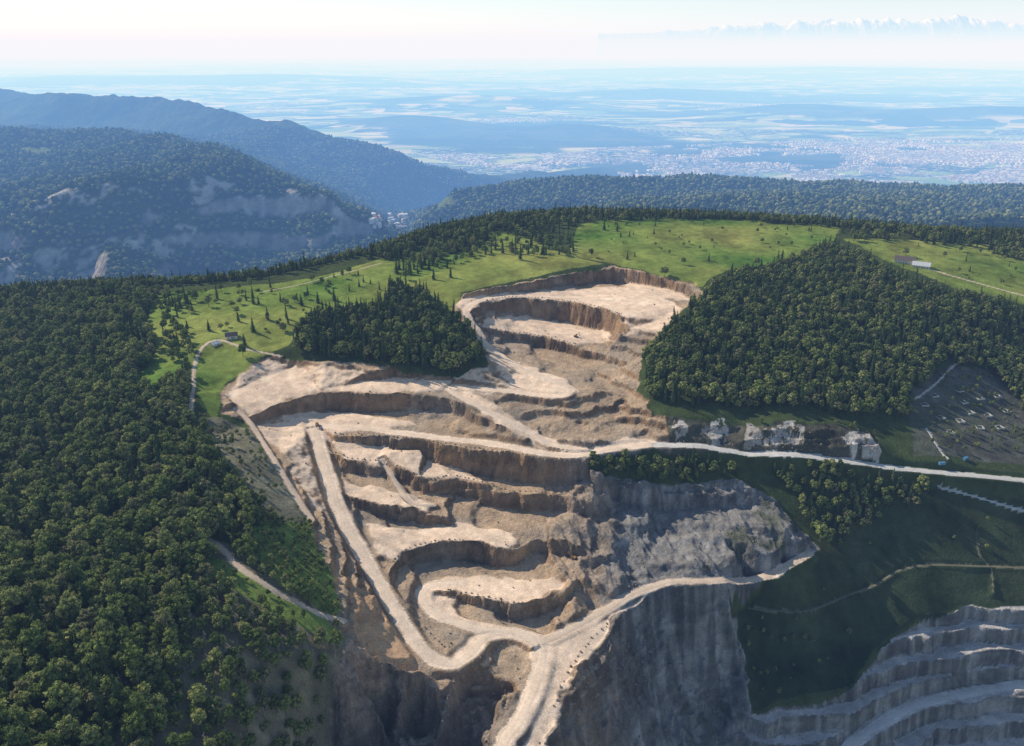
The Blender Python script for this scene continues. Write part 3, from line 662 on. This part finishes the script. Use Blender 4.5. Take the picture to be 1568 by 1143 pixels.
# ------------------------------------------------------------------ boulders
mrock=flatmat('boulder_stone',(.29,.23,.175),.3,.8)
rocks=coll('boulder_kinds',[rockp('r%d'%i,i+5,mrock) for i in range(5)])
bx=[]
def berm(uv,sp_=4.0,s=1.0):
    for p in densify([G.cast(u,v) for u,v in uv],sp_): bx.append((p[0]+random.gauss(0,.5),p[1]+random.gauss(0,.5),s*random.uniform(.7,1.35)))
berm([(745,460),(790,454),(850,458),(910,468),(950,481)]);berm([(740,502),(780,507),(830,514),(880,527)]);berm([(512,663),(580,667),(650,675)]);berm([(650,675),(740,688),(820,701),(900,705)])
berm([(505,688),(540,702),(590,712),(650,732),(700,728),(780,751),(850,756)]);berm([(603,860),(622,842),(660,830),(710,826)]);berm([(685,903),(740,913),(800,926)]);berm([(650,960),(680,990),(690,985)])
berm([(690,1046),(730,1013),(770,986)]);berm([(930,955),(900,985),(870,1030),(850,1080)],5);berm([(1040,676),(1100,679),(1200,687),(1300,699)],7,.8)
bx=np.array(bx)
x,y=cand(-320,360,330,1050,4.5);m=(G.sample(x,y,qg)>.7)&(G.sample(x,y,(RD<1.3).astype(float))<.2)&(rng.uniform(size=len(x))<.35*sstep(.1,.8,G.sample(x,y,slope))*(1-.7*G.sample(x,y,BRM))+.025);x,y=x[m],y[m]
rx=np.concatenate([bx[:,0],x]);ry_=np.concatenate([bx[:,1],y]);rs=np.concatenate([bx[:,2],rng.uniform(.25,1.2,len(x))]);n=len(rx)
instancer('boulders',np.stack([rx,ry_,G.sample(rx,ry_)+ZC+rs*.2],-1),rng.uniform(0,6.28,(n,3)),np.stack([rs,rs*rng.uniform(.8,1.3,n),rs],-1),rng.integers(0,5,n),rocks)
# ------------------------------------------------------------------ town
def simplemat(name,c,rough=.8):
    m,nt,b=newmat(name,False);oi=N(nt,'ShaderNodeTexCoord');rgb=N(nt,'ShaderNodeRGB');rgb.outputs[0].default_value=(*c,1)
    s_=noisemul(nt,rgb.outputs[0],oi.outputs['Object'],1.2,.85,1.12,3);nt.links.new(s_,b.inputs['Base Color']);b.inputs['Roughness'].default_value=rough;return m
mwall=simplemat('render_wall',(.7,.67,.62));mroof=simplemat('tile_roof',(.32,.19,.14));mroofg=simplemat('grey_roof',(.6,.6,.6));mwin=simplemat('window_glass',(.03,.035,.04),.2);mwood=simplemat('timber',(.16,.1,.06))
def housemesh(name,w,d,h,rh,mats,ov_=.6):
    v=[(-w/2,-d/2,0),(w/2,-d/2,0),(w/2,d/2,0),(-w/2,d/2,0),(-w/2,-d/2,h),(w/2,-d/2,h),(w/2,d/2,h),(-w/2,d/2,h),(-w/2,0,h+rh-.15),(w/2,0,h+rh-.15)]
    W2,D2=w/2+ov_,d/2+ov_;s_=rh/(d/2);zl=h-ov_*s_
    r=[(-W2,-D2,zl),(W2,-D2,zl),(W2,0,h+rh),(-W2,0,h+rh),(W2,D2,zl),(-W2,D2,zl)]
    me=bpy.data.meshes.new(name);me.from_pydata(v+r,[],[(0,1,5,4),(1,2,6,5),(2,3,7,6),(3,0,4,7),(4,8,7),(5,6,9),(10,11,12,13),(13,12,14,15)])
    for m_ in mats: me.materials.append(m_)
    for p in list(me.polygons)[6:]: p.material_index=1
    return bpy.data.objects.new(name,me)
city=coll('town_house_kinds',[housemesh('h0',14,11,8,4,[mwall,mroof]),housemesh('h1',18,12,10,4,[mwall,mroof]),housemesh('h2',24,13,15,1,[mwall,mroofg]),housemesh('h3',60,32,10,1,[mwall,mroofg])])
cx=[]
def town(uv,nn,big=.03):
    pl=[]
    for u,v in uv:
        a_,dy,dz=ray(u,v);t=905/dz;pl.append((a_*t,dy*t))
    pl=np.array(pl);x0,y0=pl.min(0);x1,y1=pl.max(0)
    x=rng.uniform(x0,x1,nn);y=rng.uniform(y0,y1,nn);m=inpoly(x,y,pl)&(fbm(x,y,500,3,800)>-.05)
    for a_,b_ in zip(x[m],y[m]): cx.append((a_,b_,rng.choice(4,p=[.5,.32-big,.18,big])))
town([(900,232),(1100,222),(1300,215),(1600,215),(1600,300),(1300,290),(1100,280),(1000,275),(900,262)],24000)
town([(1330,225),(1600,225),(1600,305),(1400,295)],15000,.05)
town([(620,236),(760,240),(900,235),(900,262),(800,262),(700,250)],5000,.1)
town([(1060,268),(1300,278),(1300,288),(1060,276)],1500,.3)
town([(350,160),(480,165),(470,178),(380,172)],2500);town([(1050,165),(1250,160),(1250,172),(1080,175)],2500);town([(700,180),(830,178),(850,190),(720,192)],1500)
cx=np.array(cx);z=np.maximum(L.sample(cx[:,0],cx[:,1]),M.sample(cx[:,0],cx[:,1]));k=(M.sample(cx[:,0],cx[:,1])<-905);cx=cx[k];z=z[k];n=len(cx)
ang=np.where(rng.uniform(size=n)<.5,0,1.57)+fbm(cx[:,0],cx[:,1],900,2,3)*1.5
sca=rng.uniform(.8,1.25,n)
instancer('town',np.stack([cx[:,0],cx[:,1],z+ZC],-1),np.stack([0*sca,0*sca,ang],-1),np.stack([sca,sca,sca],-1),cx[:,2].astype(int),city)
v=np.array([M.cast(u,v_,1500) for u,v_ in [(random.uniform(570,625),random.uniform(330,350)) for _ in range(60)]]);n=len(v)
instancer('valley_village',np.stack([v[:,0],v[:,1],v[:,2]+ZC],-1),np.stack([np.zeros(n),np.zeros(n),rng.uniform(0,3,n)],-1),np.ones((n,3)),rng.integers(0,3,n),city)
# ------------------------------------------------------------------ buildings and machines with parts
def box(name,c,s,mat,parent=None,rot=(0,0,0),bev=.04):
    bm=bmesh.new();bmesh.ops.create_cube(bm,size=1);bmesh.ops.scale(bm,vec=s,verts=bm.verts)
    if bev: bmesh.ops.bevel(bm,geom=list(bm.edges),offset=min(bev,min(s)*.2),segments=1,affect='EDGES')
    me=bpy.data.meshes.new(name);bm.to_mesh(me);bm.free();me.materials.append(mat);ob=bpy.data.objects.new(name,me);ob.location=c;ob.rotation_euler=rot
    if parent: ob.parent=parent
    return link(ob)
def cyl(name,c,r,d,mat,parent=None,rot=(0,0,0),n=16):
    bm=bmesh.new();bmesh.ops.create_cone(bm,cap_ends=True,segments=n,radius1=r,radius2=r,depth=d);me=bpy.data.meshes.new(name);bm.to_mesh(me);bm.free();me.materials.append(mat);ob=bpy.data.objects.new(name,me);ob.location=c;ob.rotation_euler=rot
    if parent: ob.parent=parent
    return link(ob)
def empty(name,u,v,rz,s=1):
    x_,y_,z_=G.cast(u,v);e=bpy.data.objects.new(name,None);e.location=(x_,y_,z_+ZC+.1);e.rotation_euler=(0,0,rz);e.scale=(s,s,s);return link(e)
def house(name,u,v,rz,w,d,h,rh,roof):
    e=empty(name,u,v,rz);b_=housemesh('walls_and_roof',w,d,h,rh,[mwall,roof],.9);b_.parent=e;link(b_);b_.location=(0,0,-.6)
    nw=int(w//3.2)
    for st in range(max(1,int(h//2.8))):
        for i in range(nw):
            for sg in(-1,1): box('window_%d_%d'%(st,i),(-w/2+(i+.8)*w/(nw+.6),sg*d/2,1.1+st*2.7),(1.1,.12,1.2),mwin,e,bev=0)
    box('door',(w*.1,-d/2,.5),(1.1,.14,2),mwood,e,bev=0);box('chimney',(w*.25,d*.12,h+rh-.2),(.8,.8,1.8),mwall,e)
mroofd=simplemat('dark_roof',(.13,.1,.09))
house('farmhouse',1385,402,-.5,26,13,5.5,4.5,mroofd);house('barn',1410,409,-.5,22,12,4.5,4,mroofg);house('cottage',355,517,.3,12,8,4,3,mroofd)
house('site_cabin',330,528,.9,9,6,3,1.5,mroofg)
myel=simplemat('machine_yellow_paint',(.3,.18,.05),.6);mblk=simplemat('rubber_and_steel',(.03,.03,.03),.7);mblue=simplemat('blue_paint',(.08,.22,.36),.5)
def excavator(u,v,rz,s=1.0):
    e=empty('excavator',u,v,rz,s)
    for sg in(-1,1):
        box('track_%d'%sg,(0,sg*1.3,.55),(4.6,.7,1.0),mblk,e,bev=.25)
        for q in(-1.9,1.9): cyl('sprocket',(q,sg*1.3,.55),.52,.76,mblk,e,(math.pi/2,0,0))
    cyl('slew_ring',(0,0,1.15),.9,.3,mblk,e);box('engine_house',(-1.1,0,2.0),(2.8,2.8,1.4),myel,e,bev=.15);box('cab',(.9,.85,2.3),(1.7,1.1,2.0),myel,e,bev=.12);box('cab_glass',(1.4,.85,2.6),(.9,1.14,1.1),mwin,e,bev=.05)
    box('boom',(2.9,-.2,3.3),(4.6,.45,.6),myel,e,(0,-.6,0),.1);box('stick',(5.6,-.2,3.3),(.4,.4,3.4),myel,e,(0,-.35,0),.08);box('bucket',(5.0,-.2,1.3),(1.1,1.4,1.1),mblk,e,(0,.4,0),.3);box('counterweight',(-2.6,0,1.9),(.7,2.6,1.1),mblk,e,bev=.2)
def dumper(u,v,rz,s=1.0):
    e=empty('dump_truck',u,v,rz,s)
    for q in(-2.4,-1.0,2.5):
        for sg in(-1,1): cyl('wheel',(q,sg*1.25,.85),.85,.65,mblk,e,(math.pi/2,0,0))
    box('chassis',(0,0,1.2),(7.4,1.2,.5),mblk,e);box('cab',(2.9,0,2.4),(1.7,2.2,1.7),myel,e,bev=.15);box('windscreen',(3.72,0,2.7),(.1,1.8,.8),mwin,e,bev=0);box('bonnet',(4.1,0,1.7),(1.2,1.9,.9),myel,e,bev=.15)
    box('body_floor',(-1.3,0,1.9),(4.8,2.6,.3),myel,e,(0,.06,0));box('body_side_l',(-1.3,1.3,2.6),(4.8,.18,1.3),myel,e,(0,.06,0));box('body_side_r',(-1.3,-1.3,2.6),(4.8,.18,1.3),myel,e,(0,.06,0));box('headboard',(1.15,0,2.8),(.2,2.6,1.7),myel,e)
excavator(878,856,2.5);excavator(882,516,.6);dumper(486,652,-1.2)
for u,v,rz in[(1442,712,.1),(1478,704,.6)]:
    e=empty('site_container',u,v,rz,1.0);box('shell',(0,0,1.3),(6,2.4,2.6),mblue,e);box('doors',(3.02,0,1.3),(.08,2.2,2.3),mwall,e)
    for i in range(9): box('rib',(-2.7+i*.66,0,1.3),(.12,2.5,2.4),mblue,e,bev=0)
mcon_=simplemat('concrete',(.42,.42,.38))
for u,v in [(1468,598),(1500,610),(1527,607),(1485,632),(1512,636),(1455,662),(1440,640),(1500,655),(1540,630),(1415,620),(1430,606),(1475,616),(1530,655),(1470,645)]:
    e=empty('concrete_frame',u,v,random.uniform(-.2,.4),.95)
    for (cx_,cy_,sx_,sy_) in[(0,3.6,8,.8),(0,-3.6,8,.8),(3.6,0,.8,6.3),(-3.6,0,.8,6.3)]: box('kerb',(cx_,cy_,.3),(sx_,sy_,1.4),mcon_,e)
# ------------------------------------------------------------------ air haze, sky, sun, camera
def hazebox(name,y0,y1,z0,z1,SIG,SRC=(.93,.93,.97)):
    me=bpy.data.meshes.new(name);x0,x1=-90000,98000
    me.from_pydata([(x0,y0,z0),(x1,y0,z0),(x1,y1,z0),(x0,y1,z0),(x0,y0,z1),(x1,y0,z1),(x1,y1,z1),(x0,y1,z1)],[],[(3,2,1,0),(4,5,6,7),(0,1,5,4),(1,2,6,5),(2,3,7,6),(3,0,4,7)])
    link(bpy.data.objects.new(name,me))
    m=bpy.data.materials.new(name);m.use_nodes=True;nt=m.node_tree;nt.nodes.remove(nt.nodes['Principled BSDF']);out=nt.nodes['Material Output']
    dn=SIG[2]
    va=nt.nodes.new('ShaderNodeVolumeAbsorption');va.inputs['Density'].default_value=dn;va.inputs['Color'].default_value=(1-SIG[0]/dn,1-SIG[1]/dn,0,1)
    em=nt.nodes.new('ShaderNodeEmission');em.inputs['Strength'].default_value=dn;em.inputs['Color'].default_value=(SRC[0]*SIG[0]/dn,SRC[1]*SIG[1]/dn,SRC[2],1)  # haze glows by itself, standing in for scattered sunlight
    ad=nt.nodes.new('ShaderNodeAddShader');nt.links.new(va.outputs[0],ad.inputs[0]);nt.links.new(em.outputs[0],ad.inputs[1]);nt.links.new(ad.outputs[0],out.inputs['Volume'])
    me.materials.append(m)
hazebox('valley_haze',1480,98500,-200,ZC+330,(1/27000,1/11500,1/5000))
hazebox('upper_haze',1480,98500,ZC+331,ZC+900,(1/34000,1/24000,1/17000),(.91,.95,.99))
hazebox('mountain_haze',-2000,1478,-200,ZC+300,(1/60000,1/38000,1/22000),(.88,.93,1.0))
SE=math.radians(33);AZ=math.radians(-56)
w=bpy.data.worlds.new('World');scene.world=w;w.use_nodes=True;nt=w.node_tree;bg=nt.nodes['Background']
sk=nt.nodes.new('ShaderNodeTexSky');sk.sky_type='NISHITA';sk.sun_disc=False;sk.sun_elevation=SE;sk.sun_rotation=AZ;sk.altitude=1300;sk.dust_density=.3
nt.links.new(sk.outputs[0],bg.inputs[0]);bg.inputs[1].default_value=.14
sd=bpy.data.lights.new('sun','SUN');sd.energy=5.0;sd.angle=math.radians(.5);sd.color=(1,.93,.82)
so=link(bpy.data.objects.new('sun',sd));d=Vector((math.sin(AZ)*math.cos(SE),math.cos(AZ)*math.cos(SE),math.sin(SE)));so.rotation_euler=d.to_track_quat('Z','Y').to_euler()
cd=bpy.data.cameras.new('camera');cd.sensor_width=36;cd.lens=FP/1568*36;cd.clip_start=1;cd.clip_end=300000
co=link(bpy.data.objects.new('camera',cd));co.location=(0,0,ZC);co.rotation_euler=(math.pi/2-PITCH,0,0);scene.camera=co
scene.view_settings.view_transform='Standard';scene.view_settings.look='None';scene.view_settings.exposure=0
